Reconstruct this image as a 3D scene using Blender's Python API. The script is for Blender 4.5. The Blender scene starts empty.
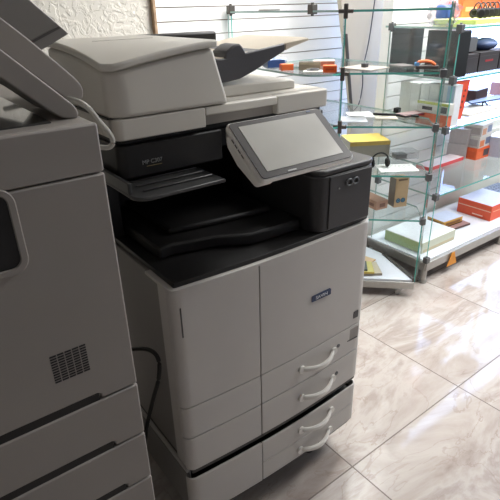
import bpy, bmesh, math, random
from mathutils import Vector, Matrix
random.seed(4)
S = bpy.context.scene
COL = S.collection
PI = math.pi

# ------------------------------------------------------------------ materials
def s2l(c):
    return tuple((v/12.92 if v <= .04045 else ((v+.055)/1.055)**2.4) for v in (x/255 for x in c))
def mat(name, rgb, rough=.5, metal=0., spec=.5, noise=0., scale=30., bump=0., bscale=200., emit=None, coat=0.):
    m = bpy.data.materials.new(name); m.use_nodes = True
    nt = m.node_tree; b = nt.nodes['Principled BSDF']
    c = s2l(rgb)
    b.inputs['Base Color'].default_value = (*c, 1)
    b.inputs['Roughness'].default_value = rough
    b.inputs['Metallic'].default_value = metal
    b.inputs['Specular IOR Level'].default_value = spec
    b.inputs['Coat Weight'].default_value = coat
    tc = nt.nodes.new('ShaderNodeTexCoord')
    if noise:
        n = nt.nodes.new('ShaderNodeTexNoise'); n.inputs['Scale'].default_value = scale; n.inputs['Detail'].default_value = 4
        r = nt.nodes.new('ShaderNodeValToRGB')
        r.color_ramp.elements[0].position = .3; r.color_ramp.elements[1].position = .7
        r.color_ramp.elements[0].color = (*[v*(1-noise) for v in c], 1); r.color_ramp.elements[1].color = (*[min(1, v*(1+noise)) for v in c], 1)
        nt.links.new(tc.outputs['Object'], n.inputs['Vector']); nt.links.new(n.outputs['Fac'], r.inputs['Fac']); nt.links.new(r.outputs['Color'], b.inputs['Base Color'])
    if bump:
        n = nt.nodes.new('ShaderNodeTexNoise'); n.inputs['Scale'].default_value = bscale; n.inputs['Detail'].default_value = 3
        bp = nt.nodes.new('ShaderNodeBump'); bp.inputs['Strength'].default_value = bump; bp.inputs['Distance'].default_value = .01
        nt.links.new(tc.outputs['Object'], n.inputs['Vector']); nt.links.new(n.outputs['Fac'], bp.inputs['Height']); nt.links.new(bp.outputs['Normal'], b.inputs['Normal'])
    if emit:
        b.inputs['Emission Color'].default_value = (*s2l(emit[0]), 1); b.inputs['Emission Strength'].default_value = emit[1]
    return m
M = {}
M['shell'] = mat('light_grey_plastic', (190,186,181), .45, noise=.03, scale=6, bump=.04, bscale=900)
M['shell_shaded'] = mat('shaded_side_plastic', (132,129,125), .55, noise=.03, scale=6)  # shell plastic darkened to hold the shade on the printer's left side
M['adf'] = mat('warm_white_plastic', (200,196,187), .45, noise=.02, scale=5, bump=.04, bscale=900)
M['copier'] = mat('grey_putty_plastic', (146,140,134), .5, noise=.03, scale=5, bump=.04, bscale=900)
M['copier_dark'] = mat('dim_recess_plastic', (70,67,64), .6)
M['black'] = mat('black_plastic', (24,23,23), .48, noise=.1, scale=20, bump=.05, bscale=800)
M['blackbox'] = mat('charcoal_plastic', (50,49,50), .42, noise=.06, scale=20, bump=.05, bscale=800)
M['innerblack'] = mat('inner_black_plastic', (20,19,19), .5)
M['traygrey'] = mat('dark_grey_tray_plastic', (56,56,56), .4)
M['beige'] = mat('beige_tray_plastic', (200,188,168), .5, noise=.03, scale=12)
M['guidegrey'] = mat('graphite_plastic', (66,65,68), .45)
M['bezel'] = mat('screen_bezel', (48,43,41), .4, spec=.3)
M['screen'] = mat('touch_screen', (168,166,158), .3, noise=.02, scale=25)
M['rim'] = mat('screen_rim_plastic', (226,224,218), .4)
M['handle'] = mat('handle_plastic', (222,219,212), .35)
M['badge'] = mat('badge_blue', (20,46,84), .3)
M['white'] = mat('badge_letters', (228,232,238), .4)
M['gold'] = mat('badge_gold', (150,132,88), .35, metal=.4)
M['silver'] = mat('badge_silver', (150,150,148), .35, metal=.4)
M['rubber'] = mat('black_rubber', (18,18,18), .6)
M['metal'] = mat('brushed_aluminium', (176,174,170), .35, metal=.6, noise=.05, scale=40)
M['metaldark'] = mat('dark_steel', (92,88,84), .4, metal=.6)
M['clip'] = mat('dull_clip_metal', (104,106,108), .45, metal=.5)
M['glassedge'] = mat('green_glass_edge', (92,178,166), .15)
M['glassedge_pale'] = mat('pale_glass_edge', (158,186,180), .2)
M['lightcable'] = mat('light_grey_cable', (170,168,160), .5)
M['glossydark'] = mat('dark_glossy_panel', (62,61,60), .12, coat=.5)
M['lidtray'] = mat('smoky_tray_plastic', (122,119,114), .25)
M['sky'] = mat('window_daylight', (255,255,255), .5, emit=((160,194,255), 4.4))
M['baseboard'] = mat('shelf_white_board', (226,230,238), .12, noise=.02, scale=8)
def glass_mat():
    m = bpy.data.materials.new('clear_shelf_glass'); m.use_nodes = True; nt = m.node_tree; nt.nodes.clear()
    o = nt.nodes.new('ShaderNodeOutputMaterial'); mx = nt.nodes.new('ShaderNodeMixShader'); t = nt.nodes.new('ShaderNodeBsdfTransparent'); g = nt.nodes.new('ShaderNodeBsdfGlossy')
    lw = nt.nodes.new('ShaderNodeLayerWeight'); lw.inputs['Blend'].default_value = .5; pw = nt.nodes.new('ShaderNodeMath'); pw.operation = 'POWER'; pw.inputs[1].default_value = 5.
    nt.links.new(lw.outputs['Facing'], pw.inputs[0]); f = nt.nodes.new('ShaderNodeMath'); f.operation = 'MULTIPLY_ADD'; f.inputs[1].default_value = .7; f.inputs[2].default_value = .035; nt.links.new(pw.outputs[0], f.inputs[0])
    t.inputs['Color'].default_value = (.97,.99,.99,1); g.inputs['Roughness'].default_value = .03
    nt.links.new(f.outputs[0], mx.inputs[0]); nt.links.new(t.outputs[0], mx.inputs[1]); nt.links.new(g.outputs[0], mx.inputs[2]); nt.links.new(mx.outputs[0], o.inputs[0])
    return m
M['glass'] = glass_mat()
def plastic_film():
    m = bpy.data.materials.new('clear_plastic_film'); m.use_nodes = True; nt = m.node_tree; nt.nodes.clear()
    o = nt.nodes.new('ShaderNodeOutputMaterial'); mx = nt.nodes.new('ShaderNodeMixShader'); t = nt.nodes.new('ShaderNodeBsdfTransparent'); g = nt.nodes.new('ShaderNodeBsdfPrincipled')
    mx.inputs[0].default_value = .32; g.inputs['Base Color'].default_value = (.55,.57,.6,1); g.inputs['Roughness'].default_value = .15
    nt.links.new(t.outputs[0], mx.inputs[1]); nt.links.new(g.outputs[0], mx.inputs[2]); nt.links.new(mx.outputs[0], o.inputs[0])
    return m
M['film'] = plastic_film()
_cc = {}
def card(rgb, rough=.5):
    k = (rgb, rough)
    if k not in _cc: _cc[k] = mat('printed_card_%d_%d_%d' % rgb, rgb, rough, noise=.04, scale=60)
    return _cc[k]

def floor_mat():
    m = bpy.data.materials.new('polished_marble_tile'); m.use_nodes = True; nt = m.node_tree; N = nt.nodes; L = nt.links
    b = N['Principled BSDF']
    def node(t, **k):
        n = N.new(t)
        for a, v in k.items(): setattr(n, a, v)
        return n
    tc = node('ShaderNodeTexCoord')
    mp = node('ShaderNodeMapping'); mp.vector_type = 'TEXTURE'
    mp.inputs['Location'].default_value = (1.1317, -.0618, 0); mp.inputs['Rotation'].default_value = (0, 0, .0162); mp.inputs['Scale'].default_value = (.6, .6, 1)
    L.new(tc.outputs['Object'], mp.inputs['Vector'])
    sep = node('ShaderNodeSeparateXYZ'); L.new(mp.outputs[0], sep.inputs[0])
    def mth(op, a, b2=None, c=None):
        n = node('ShaderNodeMath', operation=op)
        for i, v in enumerate((a, b2, c)):
            if v is None: continue
            if isinstance(v, (int, float)): n.inputs[i].default_value = v
            else: L.new(v, n.inputs[i])
        return n.outputs[0]
    def edge(o):
        f = mth('FRACT', mth('ADD', o, 100.5)); return mth('ABSOLUTE', mth('SUBTRACT', f, .5))   # 0 at tile line
    e = mth('MINIMUM', edge(sep.outputs[0]), edge(sep.outputs[1]))
    grout = mth('LESS_THAN', e, .0038)
    # a different offset of the marble for every tile
    cell = node('ShaderNodeCombineXYZ'); L.new(mth('FLOOR', sep.outputs[0]), cell.inputs[0]); L.new(mth('FLOOR', sep.outputs[1]), cell.inputs[1])
    wn = node('ShaderNodeTexWhiteNoise'); L.new(cell.outputs[0], wn.inputs['Vector'])
    vs = node('ShaderNodeVectorMath', operation='MULTIPLY_ADD'); L.new(wn.outputs['Color'], vs.inputs[0]); vs.inputs[1].default_value = (3, 3, 3)
    L.new(tc.outputs['Object'], vs.inputs[2])
    mr = node('ShaderNodeMapping'); mr.inputs['Rotation'].default_value = (0, 0, .45); mr.inputs['Scale'].default_value = (.9, 2.6, 1); L.new(vs.outputs[0], mr.inputs['Vector'])
    n1 = node('ShaderNodeTexNoise'); n1.inputs['Scale'].default_value = 1.8; n1.inputs['Detail'].default_value = 8; n1.inputs['Roughness'].default_value = .62; n1.inputs['Distortion'].default_value = .7
    L.new(mr.outputs[0], n1.inputs['Vector'])
    r1 = node('ShaderNodeValToRGB'); cr = r1.color_ramp
    cols = [(.30,(146,133,125)),(.42,(170,160,153)),(.50,(182,174,168)),(.58,(160,149,142)),(.66,(188,180,174)),(.8,(176,158,138))]
    cr.elements[0].position = cols[0][0]; cr.elements[0].color = (*s2l(cols[0][1]), 1)
    cr.elements[1].position = cols[-1][0]; cr.elements[1].color = (*s2l(cols[-1][1]), 1)
    for p_, c_ in cols[1:-1]:
        el = cr.elements.new(p_); el.color = (*s2l(c_), 1)
    L.new(n1.outputs['Fac'], r1.inputs['Fac'])
    # thin veins
    n2 = node('ShaderNodeTexNoise'); n2.inputs['Scale'].default_value = 1.6; n2.inputs['Detail'].default_value = 6; n2.inputs['Distortion'].default_value = 2.2
    L.new(mr.outputs[0], n2.inputs['Vector'])
    v = mth('LESS_THAN', mth('ABSOLUTE', mth('SUBTRACT', n2.outputs['Fac'], .5)), .007)
    n3 = node('ShaderNodeTexNoise'); n3.inputs['Scale'].default_value = 3; L.new(vs.outputs[0], n3.inputs['Vector'])
    vv = mth('MULTIPLY', v, mth('MULTIPLY', n3.outputs['Fac'], .6))
    mx = node('ShaderNodeMixRGB'); L.new(vv, mx.inputs[0]); L.new(r1.outputs[0], mx.inputs[1]); mx.inputs[2].default_value = (*s2l((140,122,112)), 1)
    mg = node('ShaderNodeMixRGB'); L.new(grout, mg.inputs[0]); L.new(mx.outputs[0], mg.inputs[1]); mg.inputs[2].default_value = (*s2l((104,92,86)), 1)
    L.new(mg.outputs[0], b.inputs['Base Color'])
    b.inputs['Roughness'].default_value = .1
    L.new(mth('ADD', mth('MULTIPLY', grout, .5), .06), b.inputs['Roughness'])
    return m
M['floor'] = floor_mat()
def plaster():
    m = mat('rough_white_plaster', (216,212,202), .85, noise=.03, scale=5)
    nt = m.node_tree; b = nt.nodes['Principled BSDF']; tc = nt.nodes.new('ShaderNodeTexCoord')
    n = nt.nodes.new('ShaderNodeTexNoise'); n.inputs['Scale'].default_value = 22; n.inputs['Detail'].default_value = 6; n.inputs['Distortion'].default_value = 1.5
    r = nt.nodes.new('ShaderNodeValToRGB'); r.color_ramp.elements[0].position = .42; r.color_ramp.elements[1].position = .56
    bp = nt.nodes.new('ShaderNodeBump'); bp.inputs['Strength'].default_value = .35; bp.inputs['Distance'].default_value = .012
    nt.links.new(tc.outputs['Object'], n.inputs['Vector']); nt.links.new(n.outputs['Fac'], r.inputs[0]); nt.links.new(r.outputs[0], bp.inputs['Height']); nt.links.new(bp.outputs[0], b.inputs['Normal'])
    return m
M['plaster'] = plaster()
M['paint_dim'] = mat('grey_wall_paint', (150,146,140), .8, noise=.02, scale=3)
M['paint'] = mat('pale_wall_paint', (222,218,208), .8, noise=.02, scale=3)
M['ceiling'] = mat('ceiling_paint', (205,203,197), .85)
M['slat'] = mat('white_slatwall_laminate', (244,244,242), .4, noise=.01, scale=3)
M['groove'] = mat('slat_groove', (150,138,124), .7)
M['groove_pale'] = mat('pale_slat_groove', (196,194,192), .7)
M['wood'] = mat('raw_wood_edge', (168,140,112), .7, noise=.25, scale=40)

# ------------------------------------------------------------------ mesh helpers
def link(name, bm, m, parent=None, loc=None, smooth=True, bevel=0., seg=2):
    me = bpy.data.meshes.new(name); bmesh.ops.recalc_face_normals(bm, faces=bm.faces[:]); bm.to_mesh(me); bm.free()
    ms = m if isinstance(m, (list, tuple)) else [m]
    for x in ms: me.materials.append(M[x] if isinstance(x, str) else x)
    o = bpy.data.objects.new(name, me); COL.objects.link(o)
    if smooth:
        for p in me.polygons: p.use_smooth = True
        try: me.set_sharp_from_angle(angle=math.radians(35))
        except Exception: pass
    if bevel:
        md = o.modifiers.new('bevel', 'BEVEL'); md.width = bevel; md.segments = seg; md.limit_method = 'ANGLE'; md.angle_limit = math.radians(35); md.harden_normals = False
    if parent is not None:
        o.parent = parent
        if parent.type != 'EMPTY' or True:
            w = Vector((0, 0, 0)); p = parent
            while p is not None: w += p.location; p = p.parent
            o.location = -w
    if loc is not None: o.location = loc
    return o
def box(bm, x0, x1, y0, y1, z0, z1, mi=0, rot=None, c=None):
    vs = [bm.verts.new((x, y, z)) for x in (x0, x1) for y in (y0, y1) for z in (z0, z1)]
    if rot is not None:
        R = Matrix.Rotation(rot, 3, 'Z'); cc = Vector(c)
        for v in vs: v.co = R @ (v.co - cc) + cc
    for f in ((0,1,3,2),(4,6,7,5),(0,4,5,1),(2,3,7,6),(0,2,6,4),(1,5,7,3)):
        fc = bm.faces.new([vs[i] for i in f]); fc.material_index = mi
    return vs
def B(name, x0, x1, y0, y1, z0, z1, m, parent=None, bevel=.002, **k):
    bm = bmesh.new(); box(bm, x0, x1, y0, y1, z0, z1); return link(name, bm, m, parent, bevel=bevel, **k)
def prism(bm, pts, a, lo, hi, mi=0):
    """polygon pts in the plane across axis a, extruded from lo to hi along it"""
    def P(p, t):
        if a == 'x': return (t, p[0], p[1])
        if a == 'y': return (p[0], t, p[1])
        return (p[0], p[1], t)
    A = [bm.verts.new(P(p, lo)) for p in pts]; C = [bm.verts.new(P(p, hi)) for p in pts]
    n = len(pts); fs = [bm.faces.new(A), bm.faces.new(C[::-1])]
    for i in range(n): fs.append(bm.faces.new((A[i], C[i], C[(i+1) % n], A[(i+1) % n])))
    for f in fs: f.material_index = mi
def PR(name, pts, a, lo, hi, m, parent=None, bevel=0., **k):
    bm = bmesh.new(); prism(bm, pts, a, lo, hi); return link(name, bm, m, parent, bevel=bevel, **k)
def tube(bm, pts, r, n=8, closed=False):
    pts = [Vector(p) for p in pts]; rings = []
    up = Vector((0, 0, 1))
    for i, p in enumerate(pts):
        d = (pts[min(i+1, len(pts)-1)] - pts[max(i-1, 0)]).normalized()
        a = d.cross(up) if abs(d.z) < .95 else d.cross(Vector((1, 0, 0))); a.normalize(); b = d.cross(a)
        rr = r[i] if isinstance(r, (list, tuple)) else r
        rings.append([bm.verts.new(p + rr*(math.cos(2*PI*k/n)*a + math.sin(2*PI*k/n)*b)) for k in range(n)])
    for i in range(len(rings)-1):
        for k in range(n): bm.faces.new((rings[i][k], rings[i+1][k], rings[i+1][(k+1) % n], rings[i][(k+1) % n]))
    bm.faces.new(rings[0][::-1]); bm.faces.new(rings[-1])
def spline(pts, k=6):
    out = []
    for i in range(len(pts)-1):
        p0, p1, p2, p3 = (Vector(pts[max(i-1, 0)]), Vector(pts[i]), Vector(pts[i+1]), Vector(pts[min(i+2, len(pts)-1)]))
        for j in range(k):
            t = j/k; out.append(.5*((2*p1)+(-p0+p2)*t+(2*p0-5*p1+4*p2-p3)*t*t+(-p0+3*p1-3*p2+p3)*t**3))
    out.append(Vector(pts[-1])); return out
def cyl(bm, c, r, h, a='z', n=16, r2=None):
    r2 = r if r2 is None else r2
    M3 = {'z': Matrix.Identity(3), 'x': Matrix.Rotation(PI/2, 3, 'Y'), 'y': Matrix.Rotation(-PI/2, 3, 'X')}[a]
    A = [bm.verts.new(Vector(c) + M3 @ Vector((r*math.cos(2*PI*i/n), r*math.sin(2*PI*i/n), 0))) for i in range(n)]
    C = [bm.verts.new(Vector(c) + M3 @ Vector((r2*math.cos(2*PI*i/n), r2*math.sin(2*PI*i/n), h))) for i in range(n)]
    bm.faces.new(A[::-1]); bm.faces.new(C)
    for i in range(n): bm.faces.new((A[i], A[(i+1) % n], C[(i+1) % n], C[i]))
def ring(bm, c, R, r, axis='y', n=16, k=6, sx=1.):
    vs = []
    for i in range(n):
        t = 2*PI*i/n; row = []
        for j in range(k):
            s = 2*PI*j/k; q = R + r*math.cos(s); a_, b_, d_ = q*math.cos(t)*sx, q*math.sin(t), r*math.sin(s)
            row.append(bm.verts.new(Vector(c) + (Vector((a_, d_, b_)) if axis == 'y' else Vector((d_, a_, b_)) if axis == 'x' else Vector((a_, b_, d_)))))
        vs.append(row)
    for i in range(n):
        for j in range(k): bm.faces.new((vs[i][j], vs[(i+1) % n][j], vs[(i+1) % n][(j+1) % k], vs[i][(j+1) % k]))
def rr(x0, x1, y0, y1, r, n=5, corners=(1,1,1,1)):
    """rounded rectangle, corners: (x0y0, x1y0, x1y1, x0y1)"""
    out = []
    for i, (cx, cy, a0) in enumerate(((x0, y0, PI), (x1, y0, 1.5*PI), (x1, y1, 0), (x0, y1, .5*PI))):
        if not corners[i]: out.append((cx, cy)); continue
        ox = cx + (r if cx == x0 else -r); oy = cy + (r if cy == y0 else -r)
        for j in range(n+1):
            t = a0 + j/n*PI/2; out.append((ox + r*math.cos(t), oy + r*math.sin(t)))
    return out
def text(body, size, m, parent, mtx, ext=.0008, name='lettering', sx=1.):
    cu = bpy.data.curves.new(name, 'FONT'); cu.body = body; cu.size = size; cu.extrude = ext; cu.align_x = 'CENTER'; cu.align_y = 'CENTER'
    t = bpy.data.objects.new(name, cu); COL.objects.link(t)
    bpy.context.view_layer.update()
    me = bpy.data.meshes.new_from_object(t.evaluated_get(bpy.context.evaluated_depsgraph_get()))
    bpy.data.objects.remove(t)
    me.transform(mtx @ Matrix.Diagonal((sx, 1, 1, 1)))
    me.materials.clear(); me.materials.append(M[m] if isinstance(m, str) else m)
    o = bpy.data.objects.new(name, me); COL.objects.link(o)
    if parent is not None:
        o.parent = parent; w = Vector((0, 0, 0)); p = parent
        while p is not None: w += p.location; p = p.parent
        o.location = -w
    return o
def front_mtx(x, y, z): return Matrix.Translation((x, y, z)) @ Matrix.Rotation(PI/2, 4, 'X')

def tag(o, label, cat, group=None, kind=None):
    if kind: o['kind'] = kind
    if label: o['label'] = label
    if cat: o['category'] = cat
    if group: o['group'] = group
    return o
def thing(name, label, cat, loc=(0, 0, 0), group=None):
    o = bpy.data.objects.new(name, None); COL.objects.link(o); o.location = loc; o.empty_display_size = .05
    return tag(o, label, cat, group)
def struct(o): o['kind'] = 'structure'; return o

# ------------------------------------------------------------------ the room
ZC = 2.8
struct(B('floor', -1.6, 6.0, -3.2, 1.75, -.05, 0, 'floor', bevel=0))
struct(B('ceiling', -1.6, 6.0, -3.2, 1.75, ZC, ZC+.05, 'ceiling', bevel=0))
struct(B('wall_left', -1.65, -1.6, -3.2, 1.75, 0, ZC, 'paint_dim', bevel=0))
struct(B('wall_back', -1.6, .811, 1.6, 1.7, 0, ZC, 'plaster', bevel=0))
struct(B('trim_1', .811, .826, 1.575, 1.66, 0, ZC, 'wood', bevel=.002))
def slatwall(name, x0, x1, y, z0, z1, step, off, g='groove'):
    bm = bmesh.new(); box(bm, x0, x1, y+.012, y+.05, z0, z1, 1)
    z = off
    while z > z0: z -= step
    while z < z1:
        a, b = max(z+.0025, z0), min(z+step-.0025, z1)
        if b > a: box(bm, x0, x1, y, y+.013, a, b, 0)
        z += step
    return struct(link(name, bm, ['slat', g], smooth=False))
slatwall('wall_back_slatted', .826, 3.1, 1.6, 0, ZC, .0645, 1.279)
slatwall('wall_right_slatted', 1.80, 2.42, .962, 0, ZC, .07, 1.17, 'groove_pale')
# pier between the two slatted walls
struct(B('wall_pier', 1.93, 2.0, .975, 1.6, 0, ZC, 'paint', bevel=.002)) if False else None
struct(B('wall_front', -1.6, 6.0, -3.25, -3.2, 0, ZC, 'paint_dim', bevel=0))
# window behind the display cabinet
wl = struct(B('trim_2', 1.79, 1.80, .95, 1.015, 0, ZC, 'slat', bevel=.001))
struct(B('wall_back_right', 2.42, 6.0, .96, 1.1, 0, .55, 'paint', bevel=0))
wu = struct(B('wall_back_upper', 2.42, 6.0, .96, 1.1, 2.2, ZC, 'paint', bevel=0))
wf = bpy.data.objects.new('window_1', None); COL.objects.link(wf); wf.location = (2.42, .98, .55); struct(wf)
bm = bmesh.new()
for x in (2.42, 3.3, 4.2, 5.1, 5.95): box(bm, x, x+.05, .98, 1.04, .55, 2.2)
box(bm, 2.42, 6, .981, 1.039, .55, .6); box(bm, 2.42, 6, .981, 1.039, 2.15, 2.2)
link('window_frame', bm, 'rim', wf, bevel=.003)
B('window_pane', 2.45, 5.98, 1.0, 1.006, .58, 2.17, 'sky', wf, bevel=0)

# ------------------------------------------------------------------ the colour multifunction printer
W = .604
pr = thing('multifunction_printer', 'light grey office copier with black output bay and tilted touch screen', 'printer', (.29, .3, 0))
def yf(x):
    y = -.013*math.sin(PI*min(max(x, 0), W)/W)
    if x < .014: y += .02 - math.sqrt(max(0, .02**2 - min(.02, .014-x)**2))
    if x > W-.01: y += .01 - math.sqrt(max(0, .01**2 - (x-(W-.01))**2))
    return y
def front_pts(x0, x1, back=.05, off=0.):
    n = 26; pts = []
    if x0 <= .006: x0 -= .006
    xs = [x0 + (x1-x0)*i/n for i in range(n+1)]
    if x0 < .03: xs = [x0+.02*(1-math.cos(PI/2*i/7)) for i in range(7)] + [x for x in xs if x > .021+x0]
    for x in xs: pts.append((x, yf(x)+off))
    if back < 0: return pts + [(p[0], p[1]-back) for p in pts[::-1]]
    return pts + [(x1, back), (x0, back)]
def panel(name, x0, x1, z0, z1, m='shell', parent=pr, back=.022, bevel=.0018):
    return PR(name, front_pts(x0, x1, back), 'z', z0, z1, m, parent, bevel=bevel)
G = .0013
# carcass and sides
PR('carcass', front_pts(.0065, W-.004, .62, .009), 'z', .275, .812, 'copier_dark', pr)
B('side_panel', -.005, .012, .0245, .066, .296, .815, 'shell', pr, .003)
B('side_panel', .002, .014, .068, .62, .296, .815, 'shell_shaded', pr, .002)
B('side_panel', W-.012, W, .05, .62, .296, .815, 'shell', pr, .002)
B('rear_panel', .01, W-.01, .605, .622, .296, .815, 'shell', pr, .002)
ld = panel('left_door', 0, .214-G, .498+G, .8165)
rd = panel('front_door', .214+G, W, .498+G, .8165)
panel('corner_panel', 0, .214-G, .402+G, .498-G)
panel('corner_panel', 0, .214-G, .295, .402-G)
tr1 = panel('paper_drawer', .214+G, W, .402+G, .498-G)
tr2 = panel('paper_drawer', .214+G, W, .295, .402-G)
# slim latch slot on the left door edge
B('door_latch', .0105, .0135, yf(.012)-.0008, .01, .70, .775, 'copier_dark', ld, 0)
# paper bank below
PR('bank_carcass', front_pts(.0065, W-.004, .62, .01), 'z', .10, .236, 'innerblack', pr)
bank_l = panel('corner_panel', 0, .214-G, .118, .262, back=-.006)
bk1 = panel('paper_drawer', .214+G, W, .187+.0008, .262, back=-.006)
bk2 = panel('paper_drawer', .214+G, W, .118, .187-.0008, back=-.006)
B('bank_spacer', .0, .012, .03, .6, .236, .275, 'shell', pr, .002)
B('side_panel', -.002, .006, .022, .62, .12, .262, 'shell_shaded', pr, .002)
B('side_panel', W-.006, W, .012, .62, .12, .262, 'shell', pr, .002)
for cx in (.07, .52):
    for cy in (.09, .54):
        c = bpy.data.objects.new('caster', None); COL.objects.link(c); c.parent = pr; c.location = Vector((cx, cy, 0)) - pr.location
        bm = bmesh.new(); cyl(bm, (cx-.012, cy, .028), .028, .01, 'x', 18); cyl(bm, (cx+.004, cy, .028), .028, .01, 'x', 18); link('wheel', bm, 'rubber', c)
        bm = bmesh.new(); box(bm, cx-.02, cx+.02, cy-.02, cy+.02, .05, .1); cyl(bm, (cx-.016, cy, .028), .007, .034, 'x', 10); box(bm, cx-.002, cx+.004, cy-.015, cy+.015, .03, .06); link('caster_fork', bm, 'metaldark', c, bevel=.003)
bm = bmesh.new(); cyl(bm, (.47, .07, 0), .018, .02, 'z', 16); cyl(bm, (.47, .07, .015), .008, .1, 'z', 10); link('levelling_foot', bm, 'rubber', pr)
# curved drawer handles
def bow(parent, x0, x1, z):
    pts = []; n = 16
    for i in range(n+1):
        t = i/n; x = x0 + (x1-x0)*t
        pts.append((x, yf(x) - .023*math.sin(PI*t)**.8, z - .004*math.sin(PI*t)))
    bm = bmesh.new(); rings = []
    for i, p in enumerate(pts):
        hh = .0075 + .001*math.sin(PI*i/n); tt = .0045
        rings.append([bm.verts.new((p[0], p[1]+a, p[2]+b)) for a, b in ((-tt, -hh*.6), (-tt, hh*.6), (-tt*.3, hh), (tt, hh*.8), (tt, -hh*.8), (-tt*.3, -hh))])
    for i in range(n):
        for k in range(6): bm.faces.new((rings[i][k], rings[i+1][k], rings[i+1][(k+1) % 6], rings[i][(k+1) % 6]))
    bm.faces.new(rings[0]); bm.faces.new(rings[-1][::-1])
    for x in (x0, x1): 
        vs = len(bm.verts); cyl(bm, (x, yf(x)-.006, z), .0115, .008, 'y', 14)
    return link('drawer_handle', bm, 'handle', parent)
bow(tr1, .352, .478, .449); bow(tr2, .354, .480, .348); bow(bk1, .356, .482, .224); bow(bk2, .355, .480, .125+.02)
for dr, z in ((tr1, .457), (tr2, .357)):
    bm = bmesh.new(); cyl(bm, (.498, yf(.498)-.0018, z), .006, .004, 'y', 14); link('drawer_lock', bm, 'clip', dr)
# badge and stickers
bx, bz, byf = .415, .660, yf(.415)
bd = PR('brand_badge', rr(.381, .449, bz-.0085, bz+.0085, .002), 'y', byf-.003, byf+.001, 'badge', rd)
text('SAVIN', .0125, 'white', bd, front_mtx(.415, byf-.0032, bz), sx=1.25)
B('energy_sticker', .558, .577, yf(.56)-.0012, yf(.56)+.002, .523, .545, 'guidegrey', rd, 0)
st = B('size_label', .536, .583, yf(.56)-.0008, yf(.56)+.002, .447, .488, 'copier', tr1, 0)
B('label_edge', .538, .581, yf(.56)-.0014, yf(.56)-.0009, .449, .453, 'guidegrey', st, 0)
# black deck and output bay
PR('deck', front_pts(.007, W-.003, .60, .011), 'z', .8195, .831, 'black', pr, bevel=.003)
PR('deck_rim', front_pts(.0, W, .12, .0), 'z', .8125, .8195, 'shell', pr, bevel=.001)
bm = bmesh.new(); box(bm, .0, .03, .30, .60, .83, 1.1); box(bm, .03, .56, .42, .60, .83, 1.1); box(bm, .40, .575, .305, .58, .83, 1.1)
link('bay_housing', bm, 'innerblack', pr, bevel=.003)
pts = [(.035,.12),(.07,.125),(.11,.112),(.17,.098),(.24,.055),(.32,.05),(.395,.05),(.395,.43),(.035,.43)]
PR('output_tray', pts, 'z', .831, .862, 'black', pr, bevel=.006)
PR('output_tray_insert', [(.09,.17),(.2,.15),(.36,.13),(.36,.43),(.09,.43)], 'z', .862, .878, 'black', pr, bevel=.006)
# upper shelf tray with ribs
bm = bmesh.new(); prism(bm, rr(-.03, .175, .05, .42, .03, 6, (1,0,0,0)), 'z', 1.004, 1.012)
for i in range(6): box(bm, .0, .165, .085+i*.035, .091+i*.035, 1.012, 1.0165)
box(bm, -.03, -.022, .09, .42, 1.011, 1.035)
link('upper_tray', bm, 'traygrey', pr, bevel=.002)
bm = bmesh.new(); prism(bm, rr(-.016, .236, .15, .55, .02, 6, (1,0,0,0)), 'z', 1.022, 1.093)
prism(bm, rr(-.010, .556, .162, .57, .02, 6, (1,0,0,0)), 'z', 1.09, 1.106)
box(bm, .236, .40, .22, .55, 1.03, 1.092); box(bm, .40, .57, .165, .55, .995, 1.092)
ub = link('upper_body', bm, 'black', pr, bevel=.004)
text('MP C307', .0125, 'silver', ub, front_mtx(.056, .1495, 1.052))
B('name_underline', .042, .078, .1488, .1502, 1.0425, 1.0436, 'gold', ub, 0)
# black box right of the bay
bm = bmesh.new(); prism(bm, rr(.40, W, .0, .31, .03, 6, (1,1,0,0)), 'z', .832, .975)
bxp = link('attachment_box', bm, 'blackbox', pr, bevel=.003)
bm = bmesh.new(); prism(bm, rr(.399, W+.001, -.001, .312, .03, 6, (1,1,0,0)), 'z', .977, .99); link('box_lid', bm, 'blackbox', bxp, bevel=.004)
B('box_door', .437, .585, -.0035, .002, .836, .972, 'blackbox', bxp, .002)
bm = bmesh.new(); ring(bm, (.502, -.0055, .9475), .008, .0022, sx=1.25); ring(bm, (.524, -.0055, .9475), .008, .0022, sx=1.25); link('key_switch', bm, 'clip', bxp)
bm = bmesh.new(); cyl(bm, (.468, -.005, .9385), .0025, .003, 'y', 10); link('indicator_light', bm, 'silver', bxp)
# scanner unit
bm = bmesh.new()
prof = [(-.02,1.106),(.187,1.106),(.187,1.124),(.192,1.130),(.384,1.130),(.389,1.124),(.389,1.106),(.56,1.106),(.56,1.149),(-.02,1.149)]
prism(bm, prof, 'y', .158, .21)
box(bm, -.02, .56, .21, .60, 1.106, 1.149)
# rounded front lip following the plan corner
prism(bm, rr(-.02, .187, .136, .17, .018, 6, (1,0,0,0)), 'z', 1.106, 1.149)
prism(bm, [(.187,.136),(.389,.136),(.389,.17),(.187,.17)], 'z', 1.130, 1.149)
prism(bm, rr(.389, .56, .136, .17, .014, 6, (0,1,0,0)), 'z', 1.106, 1.149)
sc = link('scanner_unit', bm, 'adf', pr, bevel=.003)
B('scanner_recess', .189, .387, .152, .16, 1.107, 1.129, 'copier', sc, 0)
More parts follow.
